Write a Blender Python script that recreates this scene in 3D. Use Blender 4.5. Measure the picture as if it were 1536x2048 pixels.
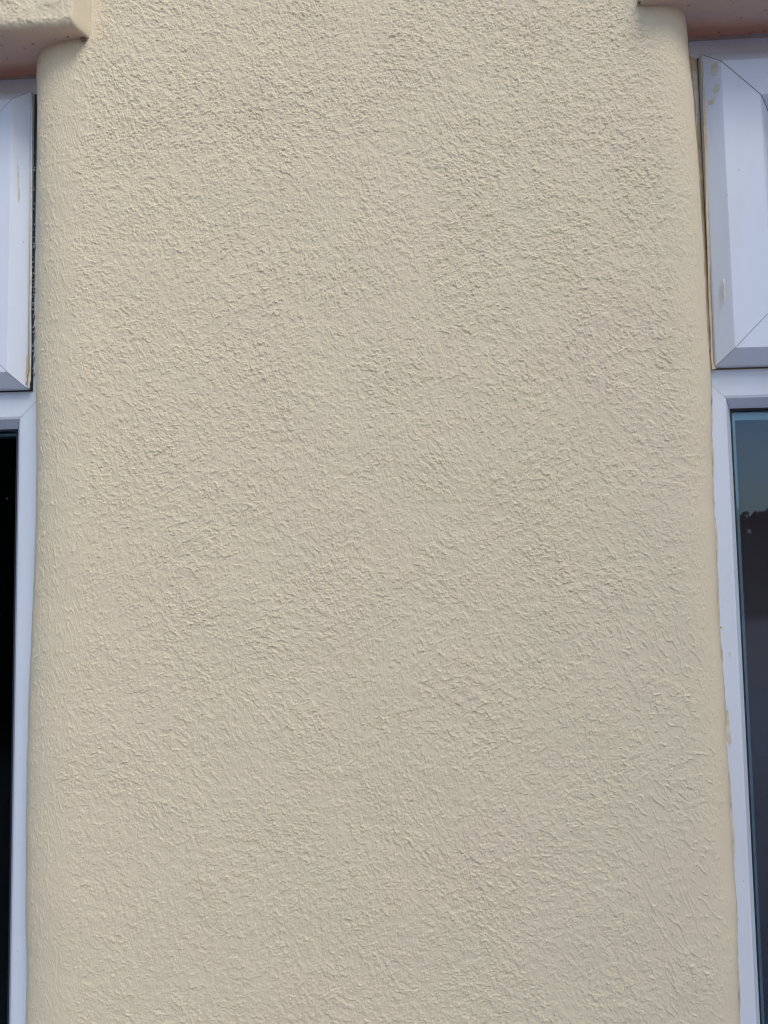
import bpy, math, random
import numpy as np
from mathutils import Matrix, Vector
random.seed(4)
for o in list(bpy.data.objects): bpy.data.objects.remove(o)
S = bpy.context.scene
C = S.collection
EYE = 1.55            # height of the lens above the ground
DIST = 0.82           # lens to the face of the pier
# ------------------------------------------------------------------ camera
F = 1479.0
def basis():
    y, p, r = [math.radians(v) for v in (-3.25729444, 3.82816179, -1.00432472)]
    fwd = Vector((math.sin(y)*math.cos(p), math.cos(y)*math.cos(p), math.sin(p)))
    r0 = Vector((math.cos(y), -math.sin(y), 0)); u0 = r0.cross(fwd)
    return math.cos(r)*r0 + math.sin(r)*u0, -math.sin(r)*r0 + math.cos(r)*u0, fwd
RT, UP, FW = basis()
cam = bpy.data.cameras.new('camera'); co = bpy.data.objects.new('camera', cam); C.objects.link(co)
M = Matrix((RT, UP, -FW)).transposed().to_4x4(); M.translation = Vector((0, -DIST, EYE)); co.matrix_world = M
cam.sensor_fit = 'HORIZONTAL'; cam.sensor_width = 36; cam.lens = 36*F/1536
cam.clip_start = 0.02; cam.clip_end = 500
S.camera = co
def at(u, v, Y):      # where the sight line of a photo point meets the plane at depth Y
    d = FW + RT*((u-768)/F) + UP*((1024-v)/F)
    s = (Y+DIST)/d.y
    return d.x*s, EYE + d.z*s
# ------------------------------------------------------------------ sky, sun, exposure
SUN_EL, SUN_AZ = math.radians(52), math.radians(33)    # azimuth measured from the wall's normal, positive = from the right
w = bpy.data.worlds.new('World'); S.world = w; w.use_nodes = True
nt = w.node_tree; bg = nt.nodes['Background']
sky = nt.nodes.new('ShaderNodeTexSky'); sky.sky_type = 'NISHITA'; sky.sun_disc = False
sky.sun_elevation = SUN_EL; sky.sun_rotation = math.radians(180)-SUN_AZ
sky.dust_density = 1.5; sky.air_density = 1.0
nt.links.new(sky.outputs[0], bg.inputs[0]); bg.inputs[1].default_value = 0.15
sl = bpy.data.lights.new('sun', 'SUN'); so = bpy.data.objects.new('sun', sl); C.objects.link(so)
sl.energy = 1.5; sl.angle = math.radians(22); sl.color = (1.0, 0.95, 0.88)
sd = Vector((math.sin(SUN_AZ)*math.cos(SUN_EL), -math.cos(SUN_AZ)*math.cos(SUN_EL), math.sin(SUN_EL)))
so.rotation_euler = sd.to_track_quat('Z', 'Y').to_euler()
S.cycles.filter_width = 1.1
S.view_settings.view_transform = 'Standard'; S.view_settings.look = 'None'
S.view_settings.exposure = 0.62; S.view_settings.gamma = 1.0
# ------------------------------------------------------------------ materials
def mat(name, col, rough=.6, spec=.5):
    m = bpy.data.materials.new(name); m.use_nodes = True
    b = m.node_tree.nodes['Principled BSDF']
    b.inputs['Base Color'].default_value = (*col, 1); b.inputs['Roughness'].default_value = rough
    b.inputs['Specular IOR Level'].default_value = spec
    return m
def nd(m, t, **k):
    n = m.node_tree.nodes.new(t)
    for a, v in k.items(): setattr(n, a, v)
    return n
def lk(m, a, b): m.node_tree.links.new(a, b)
def coords(m):
    return nd(m, 'ShaderNodeNewGeometry').outputs['Position']
def noise(m, scale, detail=3, rough=.5, vec=None):
    n = nd(m, 'ShaderNodeTexNoise'); n.inputs['Scale'].default_value = scale
    n.inputs['Detail'].default_value = detail; n.inputs['Roughness'].default_value = rough
    lk(m, vec or coords(m), n.inputs['Vector']); return n.outputs['Fac']
def ramp(m, fac, stops):
    r = nd(m, 'ShaderNodeValToRGB'); e = r.color_ramp.elements
    while len(e) < len(stops): e.new(.5)
    for el, (p, c) in zip(e, stops): el.position = p; el.color = (*c, 1)
    lk(m, fac, r.inputs[0]); return r.outputs[0]
def mixc(m, fac, a, b, mode='MIX'):
    n = nd(m, 'ShaderNodeMix', data_type='RGBA', blend_type=mode)
    for i, v in ((0, fac), (6, a), (7, b)):
        if isinstance(v, (int, float)): n.inputs[i].default_value = v
        elif isinstance(v, tuple): n.inputs[i].default_value = (*v, 1)
        else: lk(m, v, n.inputs[i])
    return n.outputs[2]
def bump(m, h, strength, dist):
    b = nd(m, 'ShaderNodeBump'); b.inputs['Strength'].default_value = strength; b.inputs['Distance'].default_value = dist
    lk(m, h, b.inputs['Height']); lk(m, b.outputs[0], m.node_tree.nodes['Principled BSDF'].inputs['Normal'])
def base(m): return m.node_tree.nodes['Principled BSDF'].inputs['Base Color']

CREAM = (.675, .588, .42)
def render_mat(name, coarse):
    m = mat(name, CREAM, .72, .3)
    v = ramp(m, noise(m, 7, 4, .6), [(.35, (.671, .595, .423)), (.5, (.675, .592, .422)), (.65, (.680, .588, .425))])
    v = mixc(m, ramp(m, noise(m, 260, 2), [(.24, (.8, .8, .8)), (.30, (0, 0, 0))]), v, (.50, .41, .30))
    v = mixc(m, ramp(m, noise(m, 95, 3, .7), [(.74, (0, 0, 0)), (.80, (.6, .6, .6))]), v, (.40, .33, .24))
    lk(m, v, base(m))
    if coarse: bump(m, noise(m, 110, 4, .6), .8, .004)
    else: bump(m, noise(m, 900, 2, .6), .35, .0006)
    return m
m_wall = render_mat('cream_masonry_paint', False)
m_wall_far = render_mat('cream_masonry_paint_coarse', True)

# soffit: cream paint at the front edge, old terracotta paint showing at the back
m_soffit = mat('soffit_paint', (.4, .3, .22), .6, .3)
g = nd(m_soffit, 'ShaderNodeNewGeometry'); sp = nd(m_soffit, 'ShaderNodeSeparateXYZ')
lk(m_soffit, g.outputs['Position'], sp.inputs[0])
n0 = noise(m_soffit, 14, 3)
ad = nd(m_soffit, 'ShaderNodeMath', operation='MULTIPLY_ADD'); lk(m_soffit, n0, ad.inputs[0]); ad.inputs[1].default_value = .035
lk(m_soffit, sp.outputs['Y'], ad.inputs[2])
mr = nd(m_soffit, 'ShaderNodeMapRange'); lk(m_soffit, ad.outputs[0], mr.inputs[0])
mr.inputs[1].default_value = -.02; mr.inputs[2].default_value = .11
cc = ramp(m_soffit, mr.outputs[0], [(0, CREAM), (.22, (.68, .52, .40)), (.5, (.66, .47, .41)), (.66, (.58, .30, .22)), (.78, (.60, .29, .20)), (.82, (.55, .30, .22)), (.9, (.48, .35, .31))])
cc = mixc(m_soffit, ramp(m_soffit, noise(m_soffit, 130, 3), [(.66, (0, 0, 0)), (.72, (.7, .7, .7))]), cc, (.18, .09, .06))
lk(m_soffit, cc, base(m_soffit)); bump(m_soffit, noise(m_soffit, 160, 3), .3, .0015)

def upvc(name, col, dirt=.25):
    m = mat(name, col, .32, .5)
    g = coords(m)
    mp = nd(m, 'ShaderNodeMapping'); mp.inputs['Scale'].default_value = (1, 1, .25); lk(m, g, mp.inputs[0])
    f = ramp(m, noise(m, 22, 4, .6, mp.outputs[0]), [(.45, (0, 0, 0)), (.8, (dirt,)*3)])
    v = mixc(m, f, col, (.50, .49, .44))
    v = mixc(m, ramp(m, noise(m, 170, 2), [(.77, (0, 0, 0)), (.79, (.6, .6, .6))]), v, (.2, .19, .17))
    lk(m, v, base(m)); bump(m, noise(m, 500, 2), .05, .0003)
    rr = nd(m, 'ShaderNodeMapRange'); lk(m, noise(m, 30, 3), rr.inputs[0]); rr.inputs[3].default_value = .25; rr.inputs[4].default_value = .45
    lk(m, rr.outputs[0], m.node_tree.nodes['Principled BSDF'].inputs['Roughness'])
    return m
m_frame = upvc('white_upvc', (.62, .68, .765))
m_weld = mat('weld_line_grey', (.26, .27, .30), .7)
m_gasket = mat('black_rubber', (.012, .012, .014), .6)
m_gasket.node_tree.nodes['Principled BSDF'].inputs['Base Color'].default_value = (.012, .012, .014, 1)
m_gask2 = mat('paint_stained_rubber', (.13, .09, .05), .7)
m_smear = mat('ochre_paint_smear', (.55, .42, .24), .55)
lk(m_smear, ramp(m_smear, noise(m_smear, 60, 4), [(.3, (.58, .47, .30)), (.7, (.44, .33, .17))]), base(m_smear))
m_smear2 = mat('thin_cream_smear', (.60, .55, .42), .5)
lk(m_smear2, ramp(m_smear2, noise(m_smear2, 90, 4), [(.4, (.62, .60, .52)), (.65, (.52, .45, .31))]), base(m_smear2))
m_spacer = mat('aluminium_spacer', (.45, .5, .54), .4); m_spacer.node_tree.nodes['Principled BSDF'].inputs['Metallic'].default_value = .5
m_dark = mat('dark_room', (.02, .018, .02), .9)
m_dark2 = mat('dim_brown_room', (.46, .27, .25), .9)
m_glass = bpy.data.materials.new('window_glass'); m_glass.use_nodes = True
t = m_glass.node_tree; t.nodes.remove(t.nodes['Principled BSDF']); out = t.nodes['Material Output']
tr = t.nodes.new('ShaderNodeBsdfTransparent'); tr.inputs[0].default_value = (.78, .86, .88, 1)
gl = t.nodes.new('ShaderNodeBsdfGlossy'); gl.inputs['Roughness'].default_value = .0; gl.inputs[0].default_value = (.52, .74, 1, 1)
fr = t.nodes.new('ShaderNodeFresnel'); fr.inputs[0].default_value = 1.43
mx = t.nodes.new('ShaderNodeMixShader'); t.links.new(fr.outputs[0], mx.inputs[0]); t.links.new(tr.outputs[0], mx.inputs[1]); t.links.new(gl.outputs[0], mx.inputs[2])
t.links.new(mx.outputs[0], out.inputs[0])
nz = t.nodes.new('ShaderNodeTexNoise'); nz.inputs['Scale'].default_value = 3; bp = t.nodes.new('ShaderNodeBump'); bp.inputs['Strength'].default_value = .04; bp.inputs['Distance'].default_value = .01
gm = t.nodes.new('ShaderNodeNewGeometry'); t.links.new(gm.outputs['Position'], nz.inputs['Vector']); t.links.new(nz.outputs[0], bp.inputs['Height']); t.links.new(bp.outputs[0], gl.inputs['Normal'])

# ------------------------------------------------------------------ object helpers
def tag(o, label=None, cat=None, group=None, kind=None):
    for k, v in (('label', label), ('category', cat), ('group', group), ('kind', kind)):
        if v: o[k] = v
    return o
def empty(name, loc):
    o = bpy.data.objects.new(name, None); C.objects.link(o); o.location = loc; o.empty_display_size = .05; return o
def link(name, me, m, parent=None):
    o = bpy.data.objects.new(name, me); C.objects.link(o)
    for x in (m if isinstance(m, (list, tuple)) else [m]): me.materials.append(x)
    if parent is not None:
        o.parent = parent; o.matrix_parent_inverse = Matrix.Translation(-world_loc(parent))
    return o
def world_loc(o):
    v = Vector(o.location) if o.type == 'EMPTY' else Vector((0, 0, 0))
    return v
class MB:
    def __init__(s): s.v = []; s.f = []; s.mi = []
    def quad(s, a, b, c, d, mi=0):
        n = len(s.v); s.v += [tuple(a), tuple(b), tuple(c), tuple(d)]; s.f.append((n, n+1, n+2, n+3)); s.mi.append(mi)
    def poly(s, pts, mi=0):
        n = len(s.v); s.v += [tuple(p) for p in pts]; s.f.append(tuple(range(n, n+len(pts)))); s.mi.append(mi)
    def box(s, x0, x1, y0, y1, z0, z1, mi=0):
        P = [(x, y, z) for x in (x0, x1) for y in (y0, y1) for z in (z0, z1)]
        for q in ((0, 1, 3, 2), (4, 6, 7, 5), (0, 4, 5, 1), (2, 3, 7, 6), (0, 2, 6, 4), (1, 5, 7, 3)):
            s.quad(*[P[i] for i in q], mi)
    def build(s, name, m, parent=None, smooth=False, merge=False, bevel=0):
        me = bpy.data.meshes.new(name); me.from_pydata(s.v, [], s.f); me.update()
        me.polygons.foreach_set('material_index', s.mi)
        if merge:
            import bmesh
            b = bmesh.new(); b.from_mesh(me); bmesh.ops.remove_doubles(b, verts=b.verts, dist=1e-6)
            bmesh.ops.recalc_face_normals(b, faces=b.faces); b.to_mesh(me); b.free()
        if smooth: me.polygons.foreach_set('use_smooth', [True]*len(me.polygons))
        o = link(name, me, m, parent)
        if bevel:
            md = o.modifiers.new('bevel', 'BEVEL'); md.width = bevel; md.segments = 2; md.limit_method = 'ANGLE'
        return o
def grid(name, P, m, parent, flip=False, mi=None):
    n, k = P.shape[:2]
    me = bpy.data.meshes.new(name)
    idx = np.arange(n*k, dtype=np.int32).reshape(n, k)
    q = np.stack([idx[:-1, :-1], idx[1:, :-1], idx[1:, 1:], idx[:-1, 1:]], -1).reshape(-1, 4)
    if flip: q = q[:, ::-1]
    me.vertices.add(n*k); me.vertices.foreach_set('co', P.astype(np.float32).ravel())
    me.loops.add(q.size); me.loops.foreach_set('vertex_index', np.ascontiguousarray(q).ravel())
    me.polygons.add(len(q)); me.polygons.foreach_set('loop_start', np.arange(0, q.size, 4, dtype=np.int32))
    me.polygons.foreach_set('use_smooth', np.ones(len(q), dtype=bool))
    if mi is not None: me.polygons.foreach_set('material_index', mi.astype(np.int32).ravel())
    me.update(calc_edges=True); me.validate()
    return link(name, me, m, parent)

# ------------------------------------------------------------------ render texture (height in metres)
def hsh(ix, iy, s):
    h = (ix.astype(np.int64)*374761393 + iy.astype(np.int64)*668265263 + s*1274126177) & 0xffffffff
    h = ((h ^ (h >> 13))*1274126177) & 0xffffffff
    return ((h ^ (h >> 16)) & 0xffffff)/float(0x1000000)
def perlin(x, y, s=0):
    x0 = np.floor(x); y0 = np.floor(y); fx = x-x0; fy = y-y0
    ux = fx*fx*fx*(fx*(fx*6-15)+10); uy = fy*fy*fy*(fy*(fy*6-15)+10)
    def gr(dx, dy):
        a = hsh(x0+dx, y0+dy, s)*2*np.pi
        return np.cos(a)*(fx-dx)+np.sin(a)*(fy-dy)
    a = gr(0, 0); b = gr(1, 0); c = gr(0, 1); d = gr(1, 1)
    return 1.4*((a*(1-ux)+b*ux)*(1-uy)+(c*(1-ux)+d*ux)*uy)
def voro(x, y, s=0):
    x0 = np.floor(x); y0 = np.floor(y); f1 = np.full(x.shape, 9.); f2 = f1.copy(); cid = np.zeros(x.shape)
    for dx in (-1, 0, 1):
        for dy in (-1, 0, 1):
            cx = x0+dx; cy = y0+dy
            d = np.hypot(cx+hsh(cx, cy, s)-x, cy+hsh(cx, cy, s+7)-y)
            new = d < f1
            f2 = np.where(new, f1, np.minimum(f2, d)); f1 = np.where(new, d, f1); cid = np.where(new, hsh(cx, cy, s+3), cid)
    return f1, f2, cid
def sst(a, b, x):
    t = np.clip((x-a)/(b-a), 0, 1); return t*t*(3-2*t)
def texture(U, V, edge):
    """U, V in mm across and up the pier; edge 0..1 where the brush was drawn down the corner."""
    big = perlin(U/170, V/210, 31)
    th = math.radians(74)
    u = U + 22*perlin(U/150, V/190, 33) + 1.2*perlin(U/6, V/6, 11); v = V + 22*perlin(U/150, V/190, 32) + 1.2*perlin(U/6, V/6, 12)
    a = u*math.sin(th) + v*math.cos(th)             # across the strokes
    b = -u*math.cos(th) + v*math.sin(th)            # along the strokes
    fine = sst(0, 1, (V-150)/450)                   # top of the pier: finer, more granular
    # overlapping scales of pulled paint: each lapped edge stands a little proud
    def laps(sx, sy, s, w):
        n = perlin(a/sx, b/sy, s)+.42*perlin(a/sx*2.1, b/sy*2.1, s+1)+.2*perlin(a/sx*4.3, b/sy*4.3, s+2)
        r = np.clip(1-np.abs(n)/w, 0, 1)
        return r**1.3, sst(-w*.7, w*.7, n)
    r1, t1 = laps(10.5, 13.5, 100, .12)
    r2, t2 = laps(6.6, 8.4, 110, .15)
    r3, t3 = laps(4.2, 5.0, 120, .20)
    f1, f2, c1 = voro(a/8.0+.25*perlin(a/5, b/5, 141), b/10.5+.25*perlin(a/5, b/5, 142), 1)
    net = np.clip(1-(f2-f1)/.17, 0, 1)**1.3
    k0 = sst(-.25, .2, perlin(U/15, V/18, 130))
    k1 = sst(-.6, .05, perlin(U/14, V/18, 131)); k2 = sst(-.6, .05, perlin(U/11, V/13, 132)); k3 = sst(-.5, .1, perlin(U/9, V/10, 133))
    grain = perlin(U/2.5, V/2.5, 29)+.6*perlin(U/1.6, V/1.6, 30)
    pits = np.clip(perlin(U/3.4, V/3.4, 35)-.42, 0, 1)*2.0
    h = .50*r1*k1*(1-.4*fine) + .40*net*k0*(1-.3*fine) + .42*r2*k2 + .38*r3*k3*(.35+.85*fine) + .22*t1*k2 + .26*t2*k3 + .16*t3*(.5+.6*fine) + .12*grain*(.75+.85*fine) - .35*pits*(.6+.6*fine)
    amp = .98 + .26*perlin(U/80, V/95, 41) + .22*perlin(U/32, V/36, 42)
    amp = np.clip(amp, .55, 1.3)
    # brushed, combed strokes down the corners
    ue = U+6*perlin(U/40, V/60, 51)
    st = perlin((ue+V*.16)/4.2, V/24, 52)+.5*perlin((ue+V*.2)/2.4, V/13, 53)
    st = np.clip(1-np.abs(st)/.22, 0, 1)**1.3*.55*sst(-.3, .2, perlin(U/8, V/16, 55)) + .4*np.clip(perlin(U/4.5, V/7, 54)*2-.7, 0, 1)
    # trowel marks: short vertical flats in the middle
    mid = np.exp(-((U-10)/60)**2)*sst(.0, .4, perlin(U/30, V/60, 61)+.15)
    tm = perlin((U+.05*V)/3.6, V/22, 62)
    tm = np.clip(1-np.abs(tm)/.25, 0, 1)
    h = h*amp
    h = h*(1-.22*mid)+mid*.30*tm
    h = h*(1-edge)+edge*(st+.05*grain+.22*h)
    return h

PL = [(75,-60),(75,130),(77,300),(77,500),(73,700),(76,950),(71,1150),(60,1400),(58,1500),(55,1700),(56,2048),(55,2200)]
PR = [(1364,-60),(1371,25),(1376,100),(1386,200),(1400,400),(1412,600),(1419,740),(1424,925),(1435,1220),(1447,1400),(1457,1600),(1470,1800),(1476,2048),(1480,2200)]
YL, YR, YB = .050, .030, .110
ZT, ZB = EYE+.76, EYE-.72
def edge_curve(pts, Y):
    q = sorted([at(u, v, Y)[::-1] for u, v in pts]); z = [a for a, b in q]; x = [b for a, b in q]
    return lambda zz: np.interp(zz, z, x)
eL, eR = edge_curve(PL, YL), edge_curve(PR, YR)

def pier():
    STEP = .00068
    nz = int((ZT-ZB)/STEP); z = np.linspace(ZB, ZT, nz)
    wob = np.array([perlin(np.array([v*22.0]), np.array([k]), 90)[0] for v in z for k in (.5,)])
    xl = eL(z)+.0008*wob+.0046; xr = eR(z)-.0008*wob-.0016
    RX, RXR = .085, .05
    # cross-section sampled evenly: left side, corner, face, corner, right side
    def prof(xl, xr):
        a = np.linspace(0, np.pi/2, 60)
        p = [(xl, YB)]+[(xl+RX*(1-np.cos(t)**.8), YL*(1-np.sin(t)**.9)) for t in a]
        p += [(xr-RXR*(1-np.cos(t)**.8), YR*(1-np.sin(t)**.9)) for t in a[::-1]]+[(xr, YB)]
        return np.array(p)
    p0 = prof(xl.mean(), xr.mean()); L = np.r_[0, np.cumsum(np.hypot(*np.diff(p0, axis=0).T))]
    ns = int(L[-1]/STEP); s = np.linspace(0, L[-1], ns)
    px = np.interp(s, L, p0[:, 0]); py = np.interp(s, L, p0[:, 1])
    tt = (px-xl.mean())/(xr.mean()-xl.mean())
    X = xl[:, None]*(1-tt)[None]+xr[:, None]*tt[None]
    Y = np.repeat(py[None], nz, 0); Z = np.repeat(z[:, None], ns, 1)
    tx = np.gradient(px, s); ty = np.gradient(py, s); ln = np.hypot(tx, ty); nx = ty/ln; ny = -tx/ln
    k = 7; ker = np.ones(2*k+1)/(2*k+1)
    nx = np.convolve(np.pad(nx, k, 'edge'), ker, 'valid'); ny = np.convolve(np.pad(ny, k, 'edge'), ker, 'valid')
    U = (s[None]-L[-1]/2)*1000+0*Z; V = (Z-EYE)*1000
    dl = X-xl[:, None]; dr = xr[:, None]-X
    wv = .012*perlin(V/60, V*0+3.3, 71)
    eg = np.maximum(1-sst(.045, .085, dl+wv)*1.0, .75*(1-sst(.02, .06, dr+wv)))
    h = texture(U, V, eg)
    # bare smooth strips hard against the frames and round the lintel ends
    sm = sst(.000, .016+.0*dl, dl-.004)*(.12+.88*sst(.005, .022, dr+wv))
    top = V-628
    blob = lambda u, v, ru, rv: 1-np.exp(-((X*1000-u)/ru)**2-((V-v)/rv)**2)
    sm = sm*(.25+.75*blob(-440, 628, 32, 22))*(.1+.9*blob(-384, 670, 9, 38))*(.12+.88*blob(300, 618, 32, 40))*(.3+.7*blob(262, 632, 14, 16))
    rb = U*.90+V*.42; rc = -U*.42+V*.90
    rmask = sst(.17, .08, dr+wv)*sst(.012, .03, dr+wv)*sst(260, -120, V)*sst(-.3, .3, perlin(U/40, V/60, 151)+.15)
    lmask = sst(.14, .05, dl+wv)*sst(.02, .05, dl)*sst(-.1, .4, perlin(U/35, V/60, 152))
    long_r = np.clip(1-np.abs(perlin(rb/8, rc/26, 153))/.10, 0, 1)**1.2*sst(-.3, .1, perlin(U/10, V/14, 154))
    h = h*(1-.45*rmask)+.75*long_r*rmask
    h = h*(1-.35*lmask)+.6*np.clip(1-np.abs(perlin((U*.97+V*.22)/6, V/24, 155))/.10, 0, 1)*lmask
    calm = .92+.05*sst(100, 500, V)-.20*sst(.45, .1, dl)*sst(0, -350, V)
    D = (h*sm)*calm*.00140 + .0008*perlin(U/70, V/80, 81) + .00015*perlin(U/22, V/24, 82)
    P = np.stack([X+nx[None]*D, Y+ny[None]*D, Z], -1)
    return P
wall = empty('rendered_wall', (0, 0, 0))
tag(wall, 'cream textured rendered wall with rounded corners between two white windows', 'wall')
grid('pier', pier(), m_wall, wall)

def lintel(x0, x1, sgn, seed):
    """projecting concrete lintel; (x0..x1), end face at x1 (towards the pier); sgn -1 left one, +1 right one"""
    zb = EYE+.6265; yf = -.026
    prof = [(yf+.012, zb+.30), (yf, zb+.29), (yf, zb+.0075), (yf+.0015, zb+.002), (yf+.006, zb), (.045, zb+.002), (.078, zb+.004)]
    prof = np.array(prof); L = np.r_[0, np.cumsum(np.hypot(*np.diff(prof, axis=0).T))]
    st = .0011; s = np.linspace(0, L[-1], int(L[-1]/st)); py = np.interp(s, L, prof[:, 0]); pz = np.interp(s, L, prof[:, 1])
    k = 3; ker = np.ones(2*k+1)/(2*k+1)
    sm = lambda a: np.convolve(np.pad(a, k, 'edge'), ker, 'valid')
    py, pz = sm(py), sm(pz)
    ty = np.gradient(py, s); tz = np.gradient(pz, s); ln = np.hypot(ty, tz); ny, nz_ = tz/ln, -ty/ln
    xs = np.arange(min(x0, x1), max(x0, x1), st)
    # rounded, filleted end where it dies into the pier
    d = np.abs(xs-x1)
    X = np.repeat(xs[:, None], len(s), 1); Y = np.repeat(py[None], len(xs), 0); Z = np.repeat(pz[None], len(xs), 0)
    e = np.clip(1-d/.007, 0, 1)[:, None]
    front = sst(.0, .02, .03-Y)                      # only the front face falls back at the end
    Y = Y+front*(e**2.2)*.034
    X = X-sgn*e**1.5*.006*sst(-.03, .0, Y)
    U = X*1000+300*seed; V = (Z-EYE)*1000
    h = texture(U*1.0, V, 0*U)
    face = np.clip(1-(s-(L[2]))/.004, 0, 1)[None]
    lip = np.exp(-((s-L[3])/.006)**2)[None]
    D = h*(.0013*face+.0004*lip+.00008)*(.15+.85*sst(.002, .012, d)[:, None]) + .0012*perlin(U/30, (s*1000)[None]/25+0*U, 84)+.0008*lip*perlin(U/9, U*0+2, 85)
    P = np.stack([X, Y+ny[None]*D, Z+nz_[None]*D], -1)
    mi = np.zeros((len(xs)-1, len(s)-1)); mi[:, (s[:-1] > L[3]+.002)] = 1
    return grid('lintel', P, [m_wall, m_soffit], wall, mi=mi, flip=False)
lintel(-1.30, -.3905, -1, 1)
lintel(1.25, .2570, 1, 2)

# rest of the wall: below the sills, above the lintels, far reveals
def far_wall():
    b = MB()
    for x0, x1 in ((-3.6, -1.30), (1.25, 3.6)):
        b.box(x0, x1, .0, .30, 0, EYE+1.9)
    b.box(-1.30, -.40, .0, .30, 0, EYE-.90); b.box(.27, 1.25, .0, .30, 0, EYE-.90)
    b.box(-.40, .27, .0, .30, 0, ZB+.004)
    b.box(-.40, .27, .0, .30, ZT-.004, EYE+1.9)
    b.box(-1.30, -.40, .0, .30, EYE+.92, EYE+1.9); b.box(.27, 1.25, .0, .30, EYE+.92, EYE+1.9)
    b.box(-1.30, -.44, .079, .30, EYE+.632, EYE+.92); b.box(.31, 1.25, .079, .30, EYE+.632, EYE+.92)
    b.box(-.455, .30, .112, .30, ZB+.004, ZT-.004)
    return b.build('masonry', m_wall_far, wall)
far_wall()

# ------------------------------------------------------------------ windows
def ring(b, x0, x1, z0, z1, prof, gap=.0002, mi=0, corner_gap=None):
    """four mitred members; prof = [(inset, Y), ...] from the outside in; a hair of a gap at each mitre"""
    cg = corner_gap or [gap]*4
    def rect(i): return x0+i, x1-i, z0+i, z1-i
    for k in range(len(prof)-1):
        (i, ya), (j, yb) = prof[k], prof[k+1]
        A = rect(i); B = rect(j)
        ca = [(A[0], A[2]), (A[1], A[2]), (A[1], A[3]), (A[0], A[3])]; cb = [(B[0], B[2]), (B[1], B[2]), (B[1], B[3]), (B[0], B[3])]
        for e in range(4):
            f = (e+1) % 4
            dx, dz = ca[f][0]-ca[e][0], ca[f][1]-ca[e][1]; l = math.hypot(dx, dz); dx /= l; dz /= l
            g0, g1 = cg[e], cg[f]
            p = lambda c, y, g: (c[0]+dx*g, y, c[1]+dz*g)
            b.quad(p(ca[e], ya, g0), p(ca[f], ya, -g1), p(cb[f], yb, -g1), p(cb[e], yb, g0), mi)

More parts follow.
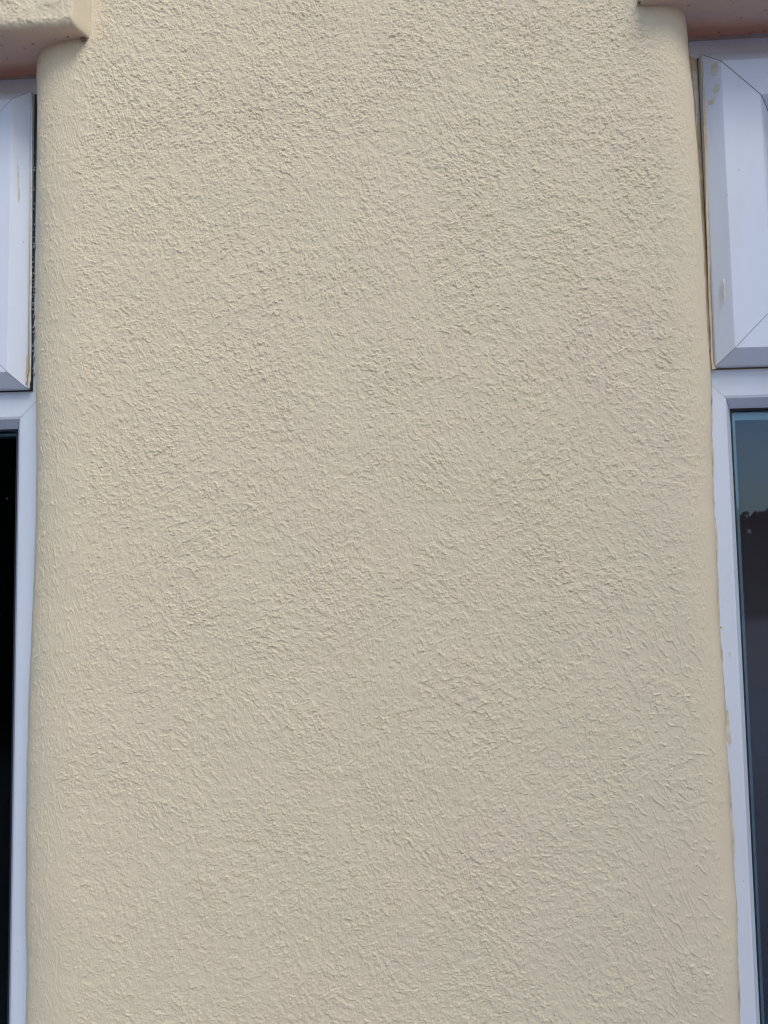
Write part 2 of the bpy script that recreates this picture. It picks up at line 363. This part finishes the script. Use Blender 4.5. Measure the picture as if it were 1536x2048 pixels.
def window(sgn, label):
    """sgn=+1: window to the right of the pier, jamb at its left; -1: mirrored"""
    jx = .3105 if sgn > 0 else -.4535      # hidden outer edge of the jamb, under the render
    fx = .3546 if sgn > 0 else -.5021      # where the jamb's flat ends
    gx = .3679 if sgn > 0 else -.5156      # where its bevel meets the glass
    sx = .3434 if sgn > 0 else -.4907      # outer edge of the opening fanlight
    far = 1.245 if sgn > 0 else -1.295
    X0, X1 = min(jx, far), max(jx, far)
    root = empty('window', ((X0+X1)/2, .08, EYE-.88)); tag(root, label, 'window')
    YF, YG, YS = .067, .083, .045
    wf = abs(fx-jx); wg = abs(gx-jx)
    zt, zb = EYE+.6335, EYE-.88
    tz1, tz0 = EYE+.232, EYE+.1890         # transom
    fr_ = MB()
    # lower light ring (transom is its head), upper light ring
    ring(fr_, X0, X1, zb, tz0+wf, [(wf-.028, YF), (wf, YF), (wf+.003, YF+.001), (wg, YG), (wg, YG+.03)], .00025)
    # jamb strip outside that and the whole outer rim
    fr_.box(X0, X0+wf-.028, YF+.0003, .14, zb, zt); fr_.box(X1-wf+.028, X1, YF+.0003, .14, zb, zt)
    fr_.box(X0+wf-.028, X1-wf+.028, YF+.0003, .14, zb, zb+wf-.028)
    fr_.box(X0+wf-.028, X1-wf+.028, YF+.0003, .14, tz0+.028, EYE+.262)
    fr_.box(X0+wf-.028, X1-wf+.028, YF+.0003, .14, zt-.050, zt)
    fr_.box(X0+wf-.028, X0+wf+.03, YF+.0006, .14, EYE+.262, zt-.050); fr_.box(X1-wf-.03, X1-wf+.028, YF+.0006, .14, EYE+.262, zt-.050)
    frame = fr_.build('frame', m_frame, root)
    wl = MB(); ring(wl, X0, X1, zb, tz0+wf, [(wf-.028, YF+.0012), (wf, YF+.0012), (wg-.0006, YG+.0012)], 0); wl.build('weld_seam', m_weld, frame)
    gb = MB(); ring(gb, X0, X1, zb, tz0+wf, [(wg-.0005, YG-.001), (wg+.0015, YG-.001), (wg+.0018, YG+.002)], 0); gb.build('glazing_gasket', m_gasket, root)
    # pane and spacer
    p = MB(); a0, a1, b0, b1 = X0+wg, X1-wg, zb+wg, tz0+wf-wg
    p.box(a0-.004, a1+.004, YG+.006, YG+.010, b0-.004, b1+.004)
    p.build('glass_pane', m_glass, root)
    SW = .0138 if sgn > 0 else .008
    s = MB(); ring(s, a0-.004, a1+.004, b0-.004, b1+.002, [(.0045, YG+.0115), (SW, YG+.0115), (SW+.0005, YG+.013), (SW+.0005, YG+.026)], 0); s.build('spacer_bar', m_spacer, root)
    # fanlight sash, top hung, standing proud of the frame
    s0, s1 = min(sx, far-sgn*(wf-.011)), max(sx, far-sgn*(wf-.011)); sz0, sz1 = EYE+.2217, EYE+.6062
    sash = empty('top_hung_sash', ((s0+s1)/2, .06, (sz0+sz1)/2)); sash.parent = root; sash.matrix_parent_inverse = Matrix.Translation(-Vector(root.location))
    q = MB(); prof = [(0, YF+.004), (0, .0585), (.0012, .0570), (.0165, .0462), (.0185, YS), (.062, YS), (.0655, .0475), (.078, .060), (.079, .066)]
    cg = [.0004, .0004, .0004, .0004]
    if sgn > 0: cg = [.0004, .0004, .0004, .0006]
    ring(q, s0, s1, sz0, sz1, prof, corner_gap=cg)
    member = q.build('sash_frame', m_frame, None)
    member.parent = sash; member.matrix_parent_inverse = Matrix.Translation(-Vector(sash.location))
    q = MB(); ring(q, s0+.0003, s1-.0003, sz0+.0003, sz1-.0003, [(0, YF+.003), (0, .0600), (.0012, .0584), (.0165, .0474), (.0185, YS+.0011), (.062, YS+.0011), (.078, .0615)], 0)
    o = q.build('mitre_seam', m_weld, None); o.parent = sash; o.matrix_parent_inverse = Matrix.Translation(-Vector(sash.location))
    q = MB(); q.box(s0+.074, s1-.074, .064, .070, sz0+.074, sz1-.074)
    o = q.build('glass_pane', m_glass, None); o.parent = sash; o.matrix_parent_inverse = Matrix.Translation(-Vector(sash.location))
    gk = MB(); gp = .0028 if sgn < 0 else .0008
    ring(gk, s0-gp, s1+gp, sz0-.0016, sz1+.001, [(0, YF-.0002), (0, YF-.0010), (gp+.001, YF-.0016), (gp+.002, YF+.0010)], 0)
    o = gk.build('rubber_gasket', m_gasket if sgn < 0 else m_gask2, None); o.parent = sash; o.matrix_parent_inverse = Matrix.Translation(-Vector(sash.location))
    sill = MB(); sill.box(X0+.01, X1-.01, -.03, .12, zb-.035, zb-.0005); sill.build('sill', m_frame, root, bevel=.004)
    return root, sash
win_l, sash_l = window(-1, 'white plastic window left of the cream pier, its glass nearly black')
win_r, sash_r = window(1, 'white plastic window right of the cream pier, paint smeared on its frame, sky in its glass')

# sealant dragged down the joint between render and plastic
m_seal = mat('weathered_sealant', (.55, .49, .36), .6)
lk(m_seal, ramp(m_seal, noise(m_seal, 45, 4), [(.35, (.60, .54, .40)), (.6, (.46, .38, .25)), (.75, (.26, .21, .15))]), base(m_seal))
def sealant(ec, sgn, root, top):
    z = np.arange(ZB, EYE+top, .0022); P = []
    x = ec(z)
    for i, zz in enumerate(z):
        v = np.array([zz*28.0]); g = perlin(v, v*0+sgn*2.5, 93)[0]; g2 = perlin(v*4, v*0+sgn, 94)[0]
        rr = .0019+.0010*g+.0005*g2
        P.append([(x[i]+sgn*(.0010+.0008*g)+rr*math.cos(t), .0668-rr*math.sin(t)*.8, zz) for t in np.linspace(0, math.pi, 8)])
    grid('sealant_bead', np.array(P), m_seal, root)
# the bead sits where the sight line past the pier's edge meets the frame
sR = edge_curve(PR, .066); sL = edge_curve(PL, .066)
sealant(lambda z: sR(z)-.0004, 1, win_r, .632)
# strip of old timber bedded between the frame head and the soffit
m_trim = mat('old_painted_trim', (.40, .30, .28), .6)
lk(m_trim, ramp(m_trim, noise(m_trim, 40, 4), [(.35, (.46, .36, .34)), (.6, (.40, .27, .22)), (.7, (.5, .34, .2))]), base(m_trim))
for root, x0, x1 in ((win_r, .318, 1.24), (win_l, -1.29, -.462)):
    b = MB(); b.box(x0, x1, .0595, .0668, EYE+.6292, EYE+.640); b.build('head_trim', m_trim, root, bevel=.001)
# ---- dribbles and smears of paint left on the plastic, each a thin skin on its surface
def smear(pts, Y, m, parent, name='paint_smear', th=.00035):
    q = [at(u, v, Y(u) if callable(Y) else Y) for u, v in pts]
    ys = [Y(u) if callable(Y) else Y for u, v in pts]
    # roughen the outline
    P = []
    n = len(q)
    for i in range(n):
        a, b = Vector((q[i][0], ys[i], q[i][1])), Vector((q[(i+1) % n][0], ys[(i+1) % n], q[(i+1) % n][1]))
        for k in range(4):
            c = a.lerp(b, k/4); r = min(.0006, (b-a).length*.06)
            if k: c.x += random.uniform(-r, r); c.z += random.uniform(-r, r)
            P.append(c)
    b = MB(); b.poly([(c.x, c.y-th, c.z) for c in P])
    for i in range(len(P)):
        c, d = P[i], P[(i+1) % len(P)]
        b.quad((c.x, c.y-th, c.z), (d.x, d.y-th, d.z), (d.x, d.y+.0001, d.z), (c.x, c.y+.0001, c.z))
    o = b.build(name, m, None); o.parent = parent; o.matrix_parent_inverse = Matrix.Translation(-Vector(parent.location))
    return o
def bevl(v):
    def f(u):
        lo, hi = .0462, .0570
        for _ in range(30):
            y = (lo+hi)/2; x, z = at(u, v, y)
            if y > .0570-(-.4907-.0012-x)/.0153*.0108: hi = y
            else: lo = y
        return (lo+hi)/2
    return f
# surface depth on the right sash's left bevel as a function of photo column at a given row
def bev(v):
    x0 = .3434; 
    def f(u):
        lo, hi = .0462, .0570
        for _ in range(30):
            y = (lo+hi)/2; x, z = at(u, v, y)
            yb = .0570-(x-x0-.0012)/(.0153)*(.0108)
            if y > yb: hi = y
            else: lo = y
        return (lo+hi)/2
    return f
YF = .067
smear([(1376,110),(1394,118),(1403,200),(1408,300),(1416,420),(1421,560),(1426,735),(1417,745),(1404,600),(1394,420),(1384,260),(1374,160)], YF, m_smear, win_r)
smear([(1382,140),(1393,145),(1398,225),(1392,255),(1384,235)], YF-.0004, m_smear2, win_r)
smear([(1425,126),(1434,124),(1437,136),(1432,150),(1424,152),(1422,138)], bev(138), m_smear2, sash_r)
smear([(1430,170),(1438,168),(1439,180),(1430,189),(1426,180)], bev(178), m_smear2, sash_r)
smear([(1431,190),(1434,189),(1425,208),(1416,210),(1416,203),(1423,200)], bev(200), m_smear2, sash_r)
smear([(1450,1422),(1456,1420),(1459,1450),(1463,1480),(1460,1494),(1454,1478),(1449,1462)], YF, m_smear2, win_r)
smear([(1459,1304),(1461,1305),(1462,1314),(1458,1313)], YF, m_smear2, win_r)
smear([(1436,1236),(1439,1238),(1440,1252),(1446,1256),(1437,1257)], YF, m_smear, win_r)
smear([(1405,122),(1409,120),(1416,400),(1421,600),(1427,728),(1432,738),(1424,739),(1419,640),(1412,400),(1407,240)], .0566, m_smear, sash_r)
smear([(1446,560),(1449,556),(1450,600),(1448,610)], .0470, m_smear2, sash_r)
smear([(33,315),(36,322),(38,350),(39.5,398),(37,404),(34.5,365)], bevl(360), m_smear2, sash_l)
smear([(53,712),(56,710),(57,740),(54,764),(51,766),(52,740)], .0555, m_smear, sash_l)
smear([(63,200),(65,215),(64,480),(62,760),(58,777),(56,774),(59.5,740),(61,400)], .0560, m_smear2, sash_l)

# clots of dirt and web where the lintels die into the pier
m_dirt = mat('web_and_dirt', (.33, .25, .17), .95)
def clot(u, v, Y, w_, h_, n):
    b = MB()
    for k in range(n):
        x, z = at(u+random.gauss(0, w_), v+random.gauss(0, h_), Y+random.uniform(-.002, .001)); r_ = random.uniform(.0006, .0018)
        c = Vector((x, Y+random.uniform(-.003, .001), z)); d = Vector((random.gauss(0, 1), random.gauss(0, .5), random.gauss(0, .5))).normalized(); e = d.orthogonal().normalized()
        f = d.cross(e)
        b.poly([c+d*r_*1.6, c+e*r_*.6, c-d*r_*1.6, c-e*r_*.6]); b.poly([c+d*r_*1.6, c+f*r_*.6, c-d*r_*1.6, c-f*r_*.6])
    o = b.build('dirt_clot', m_dirt, wall)
clot(165, 79, -.003, 3.0, 1.6, 22)
clot(1280, 4, -.003, 2.5, 3, 26)
clot(1378, 44, .045, 3, 5, 26)

# specks stuck in the black gap beside the left sash, insects on the soffit
sp_ = MB()
for k in range(60):
    u, v = random.uniform(64, 69), random.uniform(215, 770)
    x, z = at(u, v, .0645); r = random.uniform(.0003, .0008)
    sp_.box(x-r, x+r, .0640, .0665, z-r, z+r*2)
o = sp_.build('grit', mat('grit_grey', (.35, .34, .32), .9), None); o.parent = sash_l; o.matrix_parent_inverse = Matrix.Translation(-Vector(sash_l.location)); tag(o, kind='stuff')

# ------------------------------------------------------------------ rooms behind, garden behind the photographer
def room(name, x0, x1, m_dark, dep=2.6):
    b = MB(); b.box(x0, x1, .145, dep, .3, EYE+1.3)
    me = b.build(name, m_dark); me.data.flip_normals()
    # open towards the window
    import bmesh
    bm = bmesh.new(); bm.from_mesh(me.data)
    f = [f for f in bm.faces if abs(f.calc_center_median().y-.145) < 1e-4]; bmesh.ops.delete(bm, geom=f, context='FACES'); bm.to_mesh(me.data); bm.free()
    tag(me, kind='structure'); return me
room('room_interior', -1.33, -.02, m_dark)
room('room_interior', .02, 1.28, m_dark2, 1.1)

gm_ = mat('reddish_gravel_yard', (.12, .075, .065), .9)
lk(gm_, ramp(gm_, noise(gm_, 1.2, 6, .65), [(.35, (.42, .30, .29)), (.5, (.48, .33, .31)), (.7, (.36, .25, .24))]), base(gm_))
b = MB(); b.quad((-80, -80, 0), (80, -80, 0), (80, 30, 0), (-80, 30, 0)); tag(b.build('ground', gm_), kind='structure')
m_slab = mat('blue_grey_paving', (.09, .095, .12), .85)
lk(m_slab, ramp(m_slab, noise(m_slab, 2.5, 5, .6), [(.35, (.30, .29, .34)), (.65, (.38, .37, .42))]), base(m_slab))
b = MB()
for i in range(16):
    for j in range(13):
        x0, y0 = -1.1+i*.6, -.62-j*.6
        b.box(x0+.004, x0+.596, y0+.004, y0+.596, -.03, .022+random.uniform(0, .004))
tag(b.build('patio', m_slab), kind='structure')
m_soil = mat('dark_wet_soil', (.02, .016, .012), .95)
b = MB(); b.quad((-14, -9, .006), (-1.12, -9, .006), (-1.12, -.02, .006), (-14, -.02, .006)); tag(b.build('planting_bed', m_soil), kind='structure')

m_board = mat('dark_stained_board', (.07, .05, .05), .8)
lk(m_board, ramp(m_board, noise(m_board, 6, 4), [(.3, (.20, .14, .15)), (.7, (.11, .075, .08))]), base(m_board))
FY = -19
fence = empty('garden_fence', (8, FY, 0)); tag(fence, 'dark board fence with trees above, mirrored in the right window glass', 'fence')
b = MB(); x = -2.5
while x < 30:
    w_ = .145; b.box(x, x+w_, FY-random.uniform(0, .015), FY+.03, .05, 2.1+random.uniform(-.01, .01)); x += w_+.006
b.build('boards', m_board, fence)
for i in range(17):
    b = MB(); b.box(-2.5+i*1.9, -2.4+i*1.9, FY-.12, FY-.02, 0, 2.2); b.build('post', m_board, fence)

m_leaf = mat('dark_leaves', (.012, .018, .01), .8)
lk(m_leaf, ramp(m_leaf, noise(m_leaf, 3, 3), [(.3, (.008, .012, .006)), (.7, (.02, .028, .014))]), base(m_leaf))
m_bark = mat('bark', (.06, .05, .04), .9)
def tree(x, y, h, rx, rz, label, n=4200, low=.2, leaf=.09, grp=None):
    r = empty('hedge_tree', (x, y, 0)); tag(r, label, 'tree', grp)
    b = MB(); k = 8
    for i in range(5):
        z0, z1 = h*.16*i, h*.16*(i+1); r0, r1 = .11*(1-i*.17), .11*(1-(i+1)*.17)
        for j in range(k):
            a, c = j*2*math.pi/k, (j+1)*2*math.pi/k
            b.quad((x+r0*math.cos(a), y+r0*math.sin(a), z0), (x+r0*math.cos(c), y+r0*math.sin(c), z0), (x+r1*math.cos(c), y+r1*math.sin(c), z1), (x+r1*math.cos(a), y+r1*math.sin(a), z1))
    b.build('trunk', m_bark, r)
    b = MB()
    cl = [(random.gauss(0, .45), random.gauss(0, .45), random.random()) for _ in range(26)]
    for i in range(n):
        cx, cy, cz = random.choice(cl)
        zz = low+(h-low)*min(1, max(0, cz+random.gauss(0, .07))); tp = (1-max(0, (zz/h-.45)/.55)**2)**.5 if zz < h else .05
        px = x+rx*tp*(cx+random.gauss(0, .22)); py = y+rx*.8*tp*(cy+random.gauss(0, .22)); pz = zz
        d = Vector((random.gauss(0, 1), random.gauss(0, 1), random.gauss(0, 1))).normalized(); e = d.orthogonal().normalized()
        s_ = leaf*random.uniform(.6, 1.5); c = Vector((px, py, pz))
        b.quad(c-d*s_, c-e*s_*.4, c+d*s_, c+e*s_*.4)
    b.build('crown', m_leaf, r)
for i in range(8):
    tree(-9.0+i*.8, -6.2+random.uniform(-.3, .3), 4.2+random.uniform(-.3, .4), .75, 2, 'tall dark conifer in the row mirrored black in the left window', 9000, .0, .12, 'conifers mirrored in the left window')
for i in range(13):
    tree(-1+i*2.3, FY-2+random.uniform(-.3, .3), 2.95+random.uniform(-.12, .12), 1.6, 2, 'low broad tree behind the dark fence mirrored in the right window', 3600, .8, .13, 'trees behind the fence')

# unseen house added on the right to block sun and darken the lower wall
m_brick = mat('dull_brick', (.25, .14, .10), .9)
bt = nd(m_brick, 'ShaderNodeTexBrick'); bt.inputs['Color1'].default_value = (.27, .14, .10, 1); bt.inputs['Color2'].default_value = (.20, .11, .085, 1)
bt.inputs['Mortar'].default_value = (.35, .33, .3, 1); bt.inputs['Scale'].default_value = 4.5
tcb = nd(m_brick, 'ShaderNodeTexCoord'); lk(m_brick, tcb.outputs['Object'], bt.inputs['Vector']); lk(m_brick, bt.outputs[0], base(m_brick))
m_tile = mat('roof_tiles', (.10, .07, .06), .9)
HX0, HX1, HY0, HY1, HH = 2.98, 10.0, -5.1, -2.6, 5.9
hs = empty('added_shade_house', ((HX0+HX1)/2, (HY0+HY1)/2, 0)); tag(hs, 'unseen brick house with dark tiled roof, added on the right to shade the lower wall', 'house')
b = MB(); b.box(HX0, HX1, HY0, HY1, 0, HH)
ym = (HY0+HY1)/2
b.poly([(HX0, HY0, HH), (HX0, HY1, HH), (HX0, ym, HH+2.2)]); b.poly([(HX1, HY0, HH), (HX1, HY1, HH), (HX1, ym, HH+2.2)])
b.build('wall', m_brick, hs)
b = MB()
for sy, ye in ((-1, HY0-.3), (1, HY1+.3)):
    for dz in (0,):
        b.poly([(HX0-.2, ye, HH-.15), (HX1+.2, ye, HH-.15), (HX1+.2, ym, HH+2.3), (HX0-.2, ym, HH+2.3)])
        b.poly([(HX0-.2, ye, HH-.27), (HX1+.2, ye, HH-.27), (HX1+.2, ym, HH+2.18), (HX0-.2, ym, HH+2.18)])
b.build('roof', m_tile, hs)
for xx in (4.2, 7.6):
    for zz in (1.0, 3.9):
        b = MB(); b.box(xx, xx+1.2, HY1-.02, HY1+.04, zz, zz+1.3); wn = b.build('window', m_frame, hs)
        b = MB(); b.box(xx+.07, xx+1.13, HY1+.03, HY1+.045, zz+.07, zz+1.23); o = b.build('pane', m_glass, None); o.parent = wn
